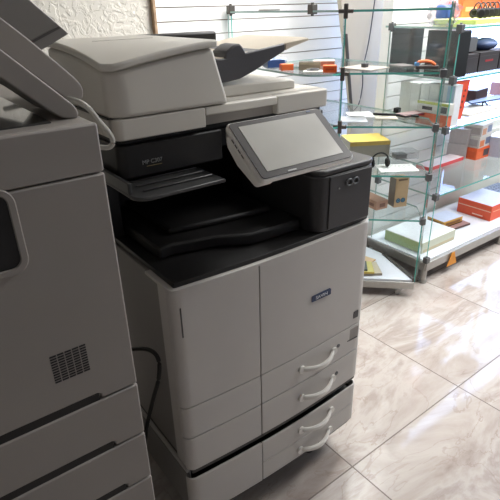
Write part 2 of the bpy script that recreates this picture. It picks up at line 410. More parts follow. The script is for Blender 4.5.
# document feeder
def zt(x, y):
    u = min(max((.225-x)/.255, 0), 1); v = min(max((.47-y)/.34, 0), 1)
    return 1.283 - .034*u**1.4*v**2.2
def hf(bm, x0, x1, y0, y1, top, bot, xb1=None, n=12, cr=.02):
    T, Bt = [], []
    for i in range(n+1):
        a, b = [], []
        for j in range(n+1):
            v = j/n; y = y0 + (y1-y0)*v
            u = i/n
            ins = cr*(1-math.sqrt(max(0, 1-(1-min(1, u*n/2))**2))) if i < 2 else 0   # rounded left front corner
            yy = y + (ins if j == 0 else 0)
            x = x0 + (x1-x0)*u; xb = x0 + ((xb1 if xb1 is not None else x1)-x0)*u
            a.append(bm.verts.new((x, yy, top(x, yy)))); b.append(bm.verts.new((xb, yy, bot(xb, yy))))
        T.append(a); Bt.append(b)
    for i in range(n):
        for j in range(n):
            bm.faces.new((T[i][j], T[i+1][j], T[i+1][j+1], T[i][j+1])); bm.faces.new((Bt[i][j], Bt[i][j+1], Bt[i+1][j+1], Bt[i+1][j]))
    for i in range(n):
        bm.faces.new((T[i][0], Bt[i][0], Bt[i+1][0], T[i+1][0])); bm.faces.new((T[i][n], T[i+1][n], Bt[i+1][n], Bt[i][n]))
        bm.faces.new((T[0][i], T[0][i+1], Bt[0][i+1], Bt[0][i])); bm.faces.new((T[n][i], Bt[n][i], Bt[n][i+1], T[n][i+1]))
bm = bmesh.new(); hf(bm, -.028, .213, .132, .47, lambda x, y: zt(x, y)-.016, lambda x, y: 1.1505, xb1=.247)
fd = link('document_feeder', bm, 'adf', pr, bevel=.008, seg=3)
bm = bmesh.new(); hf(bm, -.033, .219, .124, .472, zt, lambda x, y: zt(x, y)-.014); link('feeder_lid', bm, 'adf', fd, bevel=.004)
B('feeder_seam', .02, .16, .30, .3015, 1.2835, 1.2842, 'copier', fd, 0)
B('feeder_side_seam', -.0295, .02, .151, .1525, 1.152, 1.232, 'copier_dark', fd, 0) if False else None
B('feeder_base_gap', -.0305, .0, .15, .47, 1.149, 1.1525, 'innerblack', fd, 0)
# deck under the feeder tray
bm = bmesh.new(); prism(bm, [(.24,1.149),(.505,1.149),(.505,1.168),(.49,1.172),(.24,1.178)], 'y', .205, .59)
link('feeder_output_deck', bm, 'adf', pr, bevel=.004)
prof = [(.20,1.247),(.278,1.236),(.358,1.246),(.465,1.259),(.465,1.241),(.417,1.222),(.371,1.202),(.326,1.188),(.283,1.184),(.20,1.184)]
it = PR('feeder_input_tray', prof, 'y', .2, .47, 'guidegrey', pr, bevel=.003)
bm = bmesh.new(); prism(bm, [(.467,1.242),(.489,1.249),(.547,1.262),(.54,1.2675),(.467,1.259)], 'y', .2, .47); link('tray_tip', bm, 'beige', it, bevel=.002)
bm = bmesh.new(); prism(bm, [(.235,1.215),(.283,1.216),(.358,1.222),(.440,1.240),(.543,1.2685),(.46,1.2585),(.36,1.2462),(.278,1.2375),(.235,1.246)], 'y', .205, .47); link('tray_surface', bm, 'beige', it, bevel=.002)
PR('paper_guide', [(.285,1.232),(.290,1.250),(.312,1.263),(.330,1.266),(.338,1.258),(.352,1.236)], 'y', .2, .26, 'guidegrey', it, bevel=.004)
B('rear_guide', .20, .43, .45, .485, 1.25, 1.283, 'black', it, .006)
# touch screen
sp = bpy.data.objects.new('control_panel', None); COL.objects.link(sp); sp.parent = pr
ax = Vector((1, 0, 0)); tl = Vector((.113, -.05, 1.153)); bl = Vector((.113, -.158, 1.071)); wd = .231
ay = (tl-bl); ln = ay.length; ay.normalize(); az = ax.cross(ay)   # az points out of the screen (forward and up)
T4 = Matrix(((ax.x, ay.x, az.x, bl.x), (ax.y, ay.y, az.y, bl.y), (ax.z, ay.z, az.z, bl.z), (0, 0, 0, 1)))
def spart(name, pts, lo, hi, m, bev, parent=sp):
    bm = bmesh.new(); prism(bm, pts, 'z', lo, hi)
    for v in bm.verts: v.co = T4 @ v.co
    return link(name, bm, m, parent, bevel=bev)
if az.z < 0: raise RuntimeError
spart('screen_housing', rr(0, wd, 0, ln, .01), -.012, 0, 'rim', .003)
spart('screen_bezel', rr(.003, wd-.003, .003, ln-.003, .008), 0, .0015, 'bezel', .0005)
scn = spart('touch_display', rr(.02, wd-.022, .016, ln-.014, .001), .0015, .0022, 'screen', 0)
spart('usb_light', rr(wd-.040, wd-.030, ln-.0085, ln-.0055, .001), .0015, .0022, 'badge', 0)
spart('home_key', rr(.062, .082, .006, .0085, .001), .0015, .0021, 'silver', 0)
for i in range(4): spart('side_slot', rr(-.0006, .0006, .060+i*.012, .069+i*.012, .0003), -.010, -.0075, 'copier_dark', 0)
# side wings that carry the screen back to the machine
bm = bmesh.new(); prism(bm, [(-.150,1.063),(-.056,1.134),(-.045,1.124),(-.050,1.108),(-.08,1.080),(-.135,1.052)], 'x', .1135, .15)
prism(bm, [(-.130,1.062),(-.055,1.118),(-.03,1.095),(.16,1.095),(.16,1.06),(-.02,1.045),(-.09,1.040)], 'x', .25, .335)
link('screen_arm', bm, 'rim', sp, bevel=.006)

# ------------------------------------------------------------------ the older grey copier at the left
cp = thing('photocopier', 'large plain grey copier at left edge with open tilted lid', 'photocopier', (-.46, .15, 0))
X0, X1, YF = -.80, -.157, -.15
B('body', X0+.01, X1-.001, YF+.0098, .45, .05, 1.19, 'copier', cp, .003)
def cpanel(name, z0, z1, notch=None, m='copier'):
    if notch:
        pts = [(X0, z0), (notch, z0), (notch+.004, z0), (X1, z0), (X1, z1), (X0, z1)]
        nb, nh = notch, .013
        pts = [(X0, z0+nh), (nb-.006, z0+nh), (nb, z0+nh-.004), (nb, z0), (X1, z0), (X1, z1), (X0, z1)]
    else: pts = [(X0, z0), (X1, z0), (X1, z1), (X0, z1)]
    return PR(name, pts, 'y', YF, YF+.0095, m, cp, bevel=.003)
cpanel('top_cover', 1.1425, 1.209); cpanel('side_cover', .768, 1.1405, -.22)
cpanel('paper_drawer', .655, .765, -.212); cpanel('paper_drawer', .543, .652, -.205); cpanel('paper_drawer', .43, .54, -.20); cpanel('paper_drawer', .12, .427, -.20)
bm = bmesh.new()
for z, nb in ((.768,-.22), (.655,-.212), (.543,-.205), (.43,-.20)): box(bm, X0+.001, nb-.003, YF+.0025, YF+.0096, z-.004, z+.0125)
link('grip_slot_shade', bm, 'innerblack', cp)  # near-flush black strips stand in for the shade inside deep grip slots
B('top_deck', X0, X1, YF+.009, .46, 1.18, 1.209, 'copier', cp, .005)
B('scan_glass', X0+.05, -.205, -.11, .32, 1.2085, 1.211, 'glossydark', cp, .0005)
bm = bmesh.new()
for r_ in range(11):
    for c_ in range(5): box(bm, -.284+c_*.0112, -.284+c_*.0112+.0095, YF-.0006, YF+.003, .833+r_*.0047, .833+r_*.0047+.0026)
link('vent_grille', bm, 'innerblack', cp, smooth=False)
bm = bmesh.new()
o_ = rr(-.42, -.279, 1.028, 1.148, .022, 6); i_ = rr(-.412, -.289, 1.038, 1.14, .014, 6)
A_ = [bm.verts.new((p[0], YF-.004, p[1])) for p in o_]; C_ = [bm.verts.new((p[0], YF-.004, p[1])) for p in i_]
D_ = [bm.verts.new((p[0], YF+.01, p[1])) for p in o_]; E_ = [bm.verts.new((p[0], YF+.01, p[1])) for p in i_]
n_ = len(o_)
for i in range(n_):
    j = (i+1) % n_
    bm.faces.new((A_[i], A_[j], C_[j], C_[i])); bm.faces.new((A_[i], D_[i], D_[j], A_[j])); bm.faces.new((C_[i], C_[j], E_[j], E_[i])); bm.faces.new((D_[i], E_[i], E_[j], D_[j]))
rc = link('handle_frame', bm, 'copier', cp, bevel=.0015)
PR('handle_recess', rr(-.412, -.289, 1.038, 1.14, .014, 6), 'y', YF-.001, YF+.002, 'innerblack', rc)
for cx in (X0+.08, X1-.07):
  for cy in (-.05, .37):
    bm = bmesh.new(); cyl(bm, (cx-.015, cy, .03), .03, .03, 'x', 16); box(bm, cx-.02, cx+.02, cy-.015, cy+.015, .03, .055); link('caster', bm, 'rubber', cp)
def roundpoly(pts, k=3):
    for _ in range(k):
        q = []
        for i in range(len(pts)):
            a, b = pts[i], pts[(i+1) % len(pts)]; d = math.dist(a, b); t = min(.25, .012/max(d, 1e-6))
            q += [(a[0]+(b[0]-a[0])*t, a[1]+(b[1]-a[1])*t), (a[0]+(b[0]-a[0])*(1-t), a[1]+(b[1]-a[1])*(1-t))]
        pts = q
    return pts
s1 = [(-.40,1.452),(-.251,1.309),(-.184,1.243),(-.163,1.222),(-.164,1.208),(-.178,1.2095),(-.19,1.2125),(-.254,1.271),(-.40,1.41)]
PR('lid_base', roundpoly(s1, 2), 'y', -.1, .02, 'copier', cp, bevel=.006, seg=3)
s2 = [(-.36,1.475),(-.180,1.309),(-.115,1.243),(-.109,1.227),(-.115,1.211),(-.134,1.212),(-.209,1.283),(-.36,1.43)]
PR('lid_cover', roundpoly(s2, 2), 'y', .022, .16, 'copier', cp, bevel=.008, seg=3)
dp = [(-0.209, 1.404), (-0.153, 1.388), (-0.127, 1.361), (-0.071, 1.306), (-0.117, 1.285), (-0.164, 1.265), (-0.217, 1.244), (-0.259, 1.26)]
dpo = PR('lid_tray', dp, 'y', .165, .185, 'lidtray', cp, bevel=.0015)
PR('tray_band', [(-0.146, 1.295), (-0.088, 1.319), (-0.085, 1.316), (-0.143, 1.292)], 'y', .1625, .1655, 'copier_dark', dpo)

# cables
bm = bmesh.new(); tube(bm, spline([(-.20,.19,1.235),(-.16,.1,1.2165),(-.135,.02,1.217),(-.118,0,1.207),(-.100,0,1.180),(-.086,0,1.158),(-.082,0,1.143),(-.090,.005,1.134),(-.11,.02,1.136),(-.149,.03,1.14)]), .0045)
tag(link('signal_cable', bm, 'lightcable'), 'light grey cable looping over the right edge of the grey copier', 'cable')
bm = bmesh.new(); tube(bm, spline([(-.10,.30,.56),(-.06,.19,.59),(-.035,.10,.632),(-.03,.05,.634),(-.035,.05,.578),(-.04,.09,.488),(-.05,.15,.33),(-.06,.2,.12),(-.06,.3,.006),(-.06,.5,.006)]), .005)
tag(link('power_cable', bm, 'rubber'), 'black cable hanging in the gap between the two copiers', 'cable')

# ------------------------------------------------------------------ display furniture: glass panes with clips
def pane(name, pts, z0, z1, parent, m='glass', edge=True, off=.0006):
    """flat horizontal glass shelf, polygon pts in plan"""
    o = PR(name, pts, 'z', z0, z1, m, parent)
    if edge:
        bm = bmesh.new(); n = len(pts); cx = sum(p[0] for p in pts)/n; cy = sum(p[1] for p in pts)/n
        for i in range(n):
            a, b = pts[i], pts[(i+1) % n]
            d = Vector((b[0]-a[0], b[1]-a[1], 0)).normalized(); nn = Vector((d.y, -d.x, 0))
            if nn.dot(Vector((a[0]-cx, a[1]-cy, 0))) < 0: nn = -nn
            nn *= off; sc_ = 0 if i == 0 else 1
            vs = [bm.verts.new(Vector((p[0], p[1], z)) + nn) for p, z in ((a, z0), (b, z0), (b, z1), (a, z1))]; bm.faces.new(vs).material_index = sc_
        e = link('glass_edge', bm, ['glassedge', 'glassedge_pale'], o, smooth=False)
    return o
def vpane(name, p, q, z0, z1, parent, t=.006):
    d = Vector((q[0]-p[0], q[1]-p[1], 0)).normalized(); nn = Vector((-d.y, d.x, 0))*t/2
    pts = [(p[0]+nn.x, p[1]+nn.y), (q[0]+nn.x, q[1]+nn.y), (q[0]-nn.x, q[1]-nn.y), (p[0]-nn.x, p[1]-nn.y)]
    o = PR(name, pts, 'z', z0, z1, 'glass', parent)
    bm = bmesh.new()
    for mi_, c in enumerate((p, q)): box(bm, c[0]-.0006, c[0]+.0006, c[1]-.0030, c[1]+.0030, z0, z1, mi_, rot=math.atan2(d.y, d.x), c=(c[0], c[1], 0))
    link('glass_edge', bm, ['glassedge', 'glassedge_pale'], o, smooth=False)
    return o
def clip(x, y, z, parent, ang=0, m='clip', s=1.):
    bm = bmesh.new()
    box(bm, x-.013*s, x+.013*s, y-.013*s, y+.013*s, z-.016*s, z+.016*s, rot=ang, c=(x, y, z))
    cyl(bm, (x, y, z+.014*s), .006*s, .008*s, 'z', 10); cyl(bm, (x, y, z-.022*s), .006*s, .008*s, 'z', 10)
    return link('glass_clip', bm, m, parent, bevel=.003)
def cross(x, y, z, parent, d=(-.72, .69), m='metaldark'):
    bm = bmesh.new()
    box(bm, x-.009, x+.009, y-.009, y+.009, z-.028, z+.028, rot=math.atan2(d[1], d[0]), c=(x, y, z))
    box(bm, x-.030, x+.030, y-.0075, y+.0075, z-.008, z+.008, rot=math.atan2(d[1], d[0]), c=(x, y, z))
    return link('glass_clip', bm, m, parent, bevel=.003)

# corner display unit (diagonal front) --------------------------------
Q2 = Vector((1.55, .47)); P1 = Vector((1.255, .755)); dg = (Q2-P1).normalized(); bk = Vector((-dg.y, dg.x))
if bk.y < 0: bk = -bk
cu = thing('corner_display_stand', 'corner stand of glass shelves behind the printer screen, black cross clips', 'display stand', (1.5, .8, 0))
Z0, Z1, Z2, Z3, Z4 = .413, .63, .853, 1.077, 1.318
BK = [(1.72,.88), (1.72,1.56), (1.255,1.56)]
def unit_poly(off=0.): return [(P1.x, P1.y), (Q2.x, Q2.y), (1.68,.60), (1.70,.90), (1.70,1.3), (1.3,1.3)]
for k, z in enumerate((Z0, Z1, Z2, Z3, Z4)):
    pane('glass_shelf', unit_poly() if k < 4 else [(P1.x, P1.y), (Q2.x, Q2.y), (1.60,.52), (1.36,.86)], z-.008, z, cu)
# rounded end shelves between the post and the wall
def arc_poly():
    pts = [(P1.x, P1.y)]
    for p in [(1.20,.757),(1.149,.781),(1.118,.812),(1.105,.85),(1.106,.94),(1.12,1.10),(1.15,1.35),(1.18,1.58)]: pts.append(p)
    pts += [(1.255, 1.58)]
    return pts
pane('end_shelf', arc_poly(), Z3-.008, Z3, cu)
pane('end_shelf', arc_poly(), Z2-.008, Z2, cu)
pane('top_edge_shelf', [(P1.x, P1.y), (P1.x+.04, P1.y+.05), (1.30,1.585), (1.235,1.585)], Z4-.008, Z4, cu)
vpane('upright_glass', (P1.x, P1.y), (P1.x+.04, P1.y+.045), .08, 1.34, cu)
vpane('upright_glass', (Q2.x, Q2.y), (Q2.x+.07, Q2.y+.035), .08, 1.34, cu)
vpane('upright_glass', (1.2495, 1.56), (1.2495, 1.59), .9, 1.33, cu)
for z in (Z2, Z3, Z4): cross(P1.x, P1.y, z-.004, cu)
for z in (Z0, Z1): cross(P1.x, P1.y, z-.004, cu)
for z in (Z0, Z1, Z2, Z3): clip(Q2.x, Q2.y, z-.004, cu, .8)
clip(1.2495, 1.565, 1.325, cu, 0, 'metaldark', 1.3)
clip(1.262, .96, 1.322, cu, 0, 'metaldark', 1.2)
# low metal base on casters
fb0 = P1 + Vector((.0, -.0)); 
bs = [(P1.x-.12, P1.y+.115), (Q2.x, Q2.y), (1.66,.76), (1.66,1.25), (1.13,1.25)]
PR('base_board', bs, 'z', .078, .09, 'baseboard', cu, bevel=.001)
def rail(p, q, z0, z1, t, m='metal', name='base_rail', par=cu):
    p, q = Vector(p), Vector(q); d = (q-p).normalized(); nn = Vector((-d.y, d.x))*t/2
    return PR(name, [tuple(p+nn), tuple(q+nn), tuple(q-nn), tuple(p-nn)], 'z', z0, z1, m, par, bevel=.002)
rail(bs[0], bs[1], .042, .080, .02); rail(bs[1], bs[2], .075, .098, .02, 'metaldark')
bm = bmesh.new(); cx, cy = 1.505, .525
ring(bm, (cx, cy, .021), .015, .006, 'y', 16, 6); cyl(bm, (cx, cy-.006, .021), .012, .012, 'y', 12); box(bm, cx-.01, cx+.01, cy-.01, cy+.01, .03, .045); link('caster', bm, 'metal', cu)

# long glass display cabinet --------------------------------------------
CX, CY, CB, CE = 1.70, .515, .93, 3.3
dc = thing('display_cabinet', 'long glass display cabinet with low metal base along the right wall', 'display cabinet', (2.4, .7, 0))
SA, SB, SC, SD = .485, .81, 1.03, 1.24
rail((CX, CY+.004), (CE, CY+.004), .07, .118, .022, par=dc); rail((CX+.004, CY), (CX+.02, CB), .07, .118, .022, par=dc); rail((CX, CB), (CE, CB), .07, .118, .022, par=dc)
B('base_board', CX+.01, CE, CY+.012, CB-.01, .112, .124, 'baseboard', dc, .001)
for x in (CX+.008, 2.46, 3.25):
    for y in (CY+.01, CB-.01):
        bm = bmesh.new(); cyl(bm, (x, y, 0), .016, .075, 'z', 14); cyl(bm, (x, y, 0), .021, .012, 'z', 14); link('cabinet_foot', bm, 'metal', dc)
for z in (SA, SB, SC, SD):
    pane('glass_shelf', [(CX, CY), (CE, CY), (CE, CB), (CX+.02, CB)] if z != SD else [(CX, CY), (CE, CY), (CE, CB), (CX+.02, CB)], z-.008, z, dc)
vpane('end_glass', (CX, CY), (CX+.02, CB-.03), .118, SD, dc)
for z in (.14, SA, SB, SC, SD): clip(CX, CY, z-.004, dc)
for z in (SA-.01, SD): clip(CX+.02, CB-.04, z-.004, dc)
for z in (SA, SB, SC):
    clip(2.46, CY, z-.004, dc)

# leaning beige board with its dark edge batten
bp = thing('beige_board', 'tall beige board with slanted left edge behind the glass shelves', 'board', (1.98, 1.32, 0))
PR('board_sheet', [(1.60,0),(2.40,0),(2.40,ZC-.02),(1.53,ZC-.02),(1.70,1.70),(1.80,1.30),(1.93,.74),(1.90,.0)], 'y', 1.30, 1.33, mat('beige_board_paint', (214,206,190), .7, noise=.03, scale=4), bp)
PR('edge_batten', [(1.915,.72),(1.928,.72),(1.835,1.19),(1.822,1.19)], 'y', 1.285, 1.30, 'metaldark', bp, bevel=.001)
bm = bmesh.new(); tube(bm, spline([(2.06,1.288,1.6),(2.045,1.288,1.4),(2.02,1.29,1.15),(1.985,1.288,1.0),(1.99,1.288,.9),(1.97,1.288,.80),(1.92,1.284,.76)]), .003)
tag(link('hanging_cord', bm, 'guidegrey'), 'thin dark cord hanging down the face of the beige board', 'cord')

# ------------------------------------------------------------------ goods
def carton(name, label, cat, p, w, d, h, rgb, ang=0., group=None, faces=None, top=None, bevel=.0012, lid=True):
    """box whose front left bottom corner is p; w runs along its front, d goes back; ang turns it about p"""
    t = thing(name, label, cat, p, group)
    t.rotation_euler = (0, 0, ang)
    bm = bmesh.new(); box(bm, 0, w, 0, d, 0, h, 0)
    o = link('carton_body', bm, card(rgb), bevel=bevel); o.parent = t
    def face(nm, a, b, z0, z1, side, col, th=.0008):
        bm = bmesh.new()
        if side == 'f': box(bm, a, b, -th, .0, z0, z1)
        elif side == 'l': box(bm, -th, 0, a, b, z0, z1)
        elif side == 't': box(bm, a, b, z0, z1, h, h+th)
        q = link(nm, bm, card(col), smooth=False); q.parent = t
    if top: face('top_print', .002, w-.002, .002, d-.002, 't', top)
    for f in (faces or []): face(*f)
    return t
DIR = math.atan2(dg.y, dg.x)
# on the corner stand, lowest glass shelf
c = carton('cardboard_box', 'upright kraft box with two round blue pictures on a glass shelf', 'box', (1.575,.66,Z0+.0008), .072, .06, .152, (186,160,124), -.35,
    faces=[('side_print', .003, .057, .004, .148, 'l', (112,104,94)), ('title_print', .012, .062, .138, .147, 'f', (110,92,74))])
for i, x in enumerate((.02, .047)):
    bm = bmesh.new(); cyl(bm, (x, -.0014, .036), .0125, .001, 'y', 20); q = link('round_picture', bm, card((34,84,112))); q.parent = c
    bm = bmesh.new(); ring(bm, (x, -.0016, .036), .006, .0008, 'y', 14, 5); q = link('picture_ring', bm, card((120,170,190))); q.parent = c
carton('cardboard_box', 'small reddish tan box lying beside the upright kraft box', 'box', (1.478,.690,Z0+.0008), .072, .14, .045, (176,138,116), -.15,
    faces=[('label_print', .02, .055, .012, .032, 'f', (128,92,78)), ('side_print', .02, .1, .014, .03, 'l', (130,96,82))])
# shelf 1
carton('packing_box', 'wide grey box with yellow top behind the black headset', 'box', (1.49,.90,Z1+.0008), .21, .17, .082, (168,164,152), -.52, top=(226,196,96), faces=[('edge_print', .0, .21, .062, .082, 'f', (206,178,96))])
def headphones(x, y, z, label, s=1., ang=0., group=None, name='headphones'):
    t = thing(name, label, 'headphones', (x, y, z), group); t.rotation_euler = (0, 0, ang)
    pts = [(.055*s*math.cos(a), .0, .045*s+.05*s*math.sin(a)) for a in [PI*i/14 for i in range(15)]]
    bm = bmesh.new(); tube(bm, [(.055*s,0,.03*s)]+pts+[(-.055*s,0,.03*s)], .005*s, 8); q = link('headband', bm, 'rubber'); q.parent = t
    for sgn in (-1, 1):
        bm = bmesh.new(); ring(bm, (sgn*.05*s, 0, .032*s), .021*s, .0095*s, 'x', 18, 8); cyl(bm, (sgn*.055*s-.006*s, 0, .032*s), .02*s, .012*s, 'x', 16); q = link('ear_cup', bm, 'rubber'); q.parent = t
    return t
headphones(1.485,.70,Z1+.001, 'black headphones lying on the glass shelf in front of yellow topped box', .75, -.5)
t = thing('spectacle_frames', 'black framed goggles in front of the yellow topped box', 'goggles', (1.40,.735,Z1+.0008)); t.rotation_euler = (0,0,-.5)
bm = bmesh.new(); ring(bm, (-.03, 0, .03), .024, .005, 'y', 18, 6); ring(bm, (.03, 0, .03), .024, .005, 'y', 18, 6); tube(bm, [(-.055,0,.05),(0,-.004,.056),(.055,0,.05)], .006); tube(bm, [(.055,0,.04),(.07,.05,.03),(.07,.1,.003)], .0035)
q = link('goggle_frame', bm, 'rubber'); q.parent = t
bm = bmesh.new(); cyl(bm, (-.03,-.001,.03), .022, .002, 'y', 16); cyl(bm, (.03,-.001,.03), .022, .002, 'y', 16); q = link('lens', bm, card((160,165,168), .15)); q.parent = t
t = thing('leaflet', 'white printed sheet lying flat on the glass shelf by the headphones', 'paper', (1.5,.60,Z1+.0006)); t.rotation_euler = (0,0,-.6)
bm = bmesh.new(); box(bm, -.08, .10, 0, .12, 0, .0008); q = link('sheet', bm, card((236,236,232))); q.parent = t
bm = bmesh.new()
for r_ in range(5):
    x = -.06
    while x < .08:
        l = random.uniform(.006, .02); box(bm, x, x+l, .02+r_*.018, .024+r_*.018, .0008, .0011); x += l+.006
q = link('printed_lines', bm, card((110,108,112)), smooth=False); q.parent = t
t = thing('clear_box', 'clear grey plastic box on the glass shelf right of headphones', 'box', (1.64,.73,Z1+.0008)); t.rotation_euler = (0,0,-.45)
bm = bmesh.new(); prism(bm, rr(0, .13, 0, .09, .01), 'z', 0, .035); q = link('box_shell', bm, 'film'); q.parent = t
bm = bmesh.new(); prism(bm, rr(.01, .07, .01, .07, .008), 'z', .002, .022); q = link('dark_insert', bm, card((90,92,92))); q.parent = t
# shelf 2
bm = bmesh.new(); tube(bm, [(-.055,.09,.006),(0,0,.006),(.055,-.09,.006)], .006, 10); o = link('black_rod', bm, 'rubber'); o.location = (1.600,.725,Z2+.0006); tag(o, 'short black rod lying diagonally on a glass shelf', 'rod')
carton('flat_case', 'thin black and red flat case on the glass shelf beside black rod', 'case', (1.600,.668,Z2+.0008), .14, .07, .010, (60,52,54), -.12, top=(196,168,168), faces=[('red_stripe', .03, .12, .002, .008, 'f', (190,60,80))])
t = thing('camera_cube', 'small black cube gadget with a lens on the glass shelf', 'gadget', (1.660,.765,Z2+.0008))
bm = bmesh.new(); box(bm, 0, .03, 0, .025, 0, .024); q = link('cube_body', bm, 'rubber', bevel=.004); q.parent = t
bm = bmesh.new(); cyl(bm, (.015, -.003, .012), .008, .004, 'y', 14); q = link('cube_lens', bm, 'clip'); q.parent = t
for i, (x, y, a, w, d, col, lb) in enumerate([(1.295,.80,-.75,.13,.12,(214,216,222),'pale grey booklet lying on the glass shelf, nearest the cross clip'),(1.40,.83,-.65,.12,.13,(228,228,230),'white booklet on the glass shelf between grey booklet and beige packet'),(1.47,.735,-.75,.10,.06,(206,198,184),'beige flat packet lying near the edge of the papers shelf')]):
    t = carton('booklet', lb, 'booklet', (x, y, Z2+.0008), w, d, .006, col, a, group='flat papers on the glass shelf', top=tuple(min(255, c+10) for c in col))
# shelf 3, right part
t = thing('speaker_tile', 'flat grey square plate with small dark cube on the glass shelf', 'gadget', (1.44,.80,Z3+.0008)); t.rotation_euler = (0,0,.1)
bm = bmesh.new(); box(bm, -.075, .075, -.085, .085, 0, .004); q = link('square_plate', bm, card((146,140,132)), bevel=.001); q.parent = t
bm = bmesh.new(); prism(bm, rr(-.012, .018, -.012, .012, .006), 'z', .004, .02); q = link('small_cube', bm, 'guidegrey'); q.parent = t
carton('flat_case', 'flat dark grey case on the glass shelf right of square plate', 'case', (1.56,.70,Z3+.0008), .08, .09, .006, (110,108,106), -.3, top=(96,92,90))
t = thing('game_gadget', 'orange and blue gadget with dark base on the glass shelf', 'gadget', (1.60,.60,Z3+.0008)); t.rotation_euler = (0,0,-.8)
bm = bmesh.new(); prism(bm, rr(-.04, .06, -.025, .03, .012), 'z', 0, .012); q = link('gadget_base', bm, card((66,58,56))); q.parent = t
bm = bmesh.new(); tube(bm, spline([(-.03,0,.012),(-.02,0,.028),(.02,0,.028),(.045,0,.014)]), .007); q = link('gadget_grip', bm, card((222,110,60))); q.parent = t
bm = bmesh.new(); cyl(bm, (-.032, 0, .012), .011, .014, 'z', 14); q = link('gadget_knob', bm, card((84,140,190))); q.parent = t
# shelf 3, rounded end shelf at the left of the post
carton('cardboard_box', 'small open tan box on the rounded glass shelf', 'box', (1.185,.955,Z3+.0008), .095, .06, .033, (150,138,118), -.75, top=(84,78,70), faces=[('front_print', .0, .09, .024, .033, 'f', (176,164,140))])
carton('accessory_box', 'small pinkish white box behind the orange box on the glass shelf', 'box', (1.25,.93,Z3+.0008), .095, .05, .036, (206,176,164), -.7, faces=[('front_print', .03, .092, .014, .032, 'f', (196,116,96))], top=(214,198,186))
carton('accessory_box', 'small bright orange box beside the cross clip on the glass shelf', 'box', (1.196,.812,Z3+.0008), .058, .04, .028, (228,92,34), -.72, top=(236,124,70), faces=[('print_bar', .01, .045, .010, .017, 'f', (196,74,30))])
t = thing('cable_packet', 'clear packet with a coiled white cable on the rounded shelf', 'packet', (1.19,.87,Z3+.001)); t.rotation_euler = (0,0,-.8)
bm = bmesh.new(); prism(bm, rr(-.04, .05, -.03, .03, .01), 'z', 0, .004); q = link('packet_card', bm, card((222,220,214))); q.parent = t
bm = bmesh.new(); ring(bm, (0, 0, .009), .018, .003, 'z', 18, 6, 1.4); ring(bm, (.008, .002, .012), .013, .003, 'z', 18, 6, 1.3); q = link('coiled_cable', bm, card((90,90,92))); q.parent = t
carton('accessory_box', 'small orange box next to the scanner tray, below blue bag', 'box', (1.125,1.0,Z3+.0008), .055, .04, .026, (226,100,40), -.4, top=(232,130,80))
t = thing('blister_bag', 'blue and clear plastic bag crumpled on the glass shelf behind orange box', 'bag', (1.16,1.11,Z3+.001)); t.rotation_euler = (0,0,-.5)
bm = bmesh.new(); bmesh.ops.create_icosphere(bm, subdivisions=3, radius=1)
for v in bm.verts:
    n = v.co.normalized(); r_ = 1 + .22*math.sin(7*n.x+3*n.z)*math.cos(5*n.y); v.co = Vector((n.x*.06*r_, n.y*.04*r_, max(0, .025+n.z*.028*r_)))
q = link('bag_film', bm, card((150,164,184), .2)); q.parent = t
bm = bmesh.new(); prism(bm, rr(-.03, .05, -.046, -.040, .002), 'z', .008, .04); q = link('blue_header', bm, card((60,96,160))); q.parent = t
# top shelf trifle
bm = bmesh.new(); box(bm, -.05, .05, -.012, .012, 0, .008); o = link('price_tag_strip', bm, card((176,176,172)), bevel=.001); o.location = (1.255,1.25,Z4+.0005); o.rotation_euler = (0,0,-.7); tag(o, 'small grey strip lying on the topmost glass edge over the feeder', 'price strip')
# base of the corner unit: magazines
for i, (x, y, w, d, h, z, col, tp, a, lb) in enumerate([
    (1.325,.70,.17,.13,.012,.0905,(150,140,124),(206,196,172),-.62,'stack of beige printed leaflets on the low base'),
    (1.335,.70,.12,.12,.010,.1035,(196,170,80),(216,206,130),-.72,'yellow magazine on the low base under a grey magazine'),
    (1.345,.71,.085,.10,.008,.1145,(70,76,74),(104,114,112),-.78,'grey magazine on top of the yellow magazine'),
    (1.50,.72,.07,.12,.006,.0905,(196,160,110),(226,196,156),.2,'orange tinted leaflet on the low base next to the magazines')]):
    carton('magazine', lb, 'magazine', (x, y, z), w, d, h, col, a, group='magazines on the low base', top=tp)

# in the long cabinet: bottom board
BZ = .125
carton('flat_box', 'large flat white box with green edges in the cabinet corner', 'box', (1.755,.585,BZ), .30, .25, .062, (206,208,188), .0, top=(226,228,232), faces=[('green_end', .002, .248, .004, .058, 'l', (168,186,128)), ('lower_print', .01, .29, .004, .02, 'f', (200,186,150))])
carton('flat_packet', 'thin dark red packet lying under the yellow ochre box', 'packet', (2.11,.665,BZ), .20, .15, .012, (96,66,60), -.1, top=(160,120,112))
carton('cardboard_box', 'yellow ochre box with pale top resting on thin dark packet', 'box', (2.115,.70,BZ+.0128), .17, .12, .037, (206,156,70), -.08, top=(196,204,224), faces=[('side_print', .01, .11, .010, .026, 'l', (128,88,52)), ('front_print', .02, .15, .010, .026, 'f', (140,96,54)), ('edge_print', .0, .17, .0, .006, 'f', (70,48,36))])
carton('electronics_box', 'big orange red box with pale lid on the lowest shelf', 'box', (2.445,.60,BZ), .27, .225, .095, (232,92,56), .0, top=(206,208,222), faces=[('side_stripe', .004, .22, .055, .061, 'l', (240,190,160)), ('front_stripe', .02, .25, .055, .060, 'f', (244,170,136)), ('front_print', .14, .2, .02, .04, 'f', (120,50,36)), ('end_print', .05, .12, .015, .022, 'l', (252,214,196))])
t = thing('wire_rack', 'grey flat keyboard like grid behind the orange red box', 'keyboard', (2.735,.68,BZ))
bm = bmesh.new(); box(bm, 0, .30, 0, .22, 0, .045); q = link('rack_base', bm, card((176,182,196)), bevel=.003); q.parent = t
bm = bmesh.new()
for i in range(9):
    for j in range(6): box(bm, .012+i*.032, .036+i*.032, .012+j*.034, .038+j*.034, .045, .051)
q = link('key_grid', bm, card((128,136,156)), smooth=False); q.parent = t
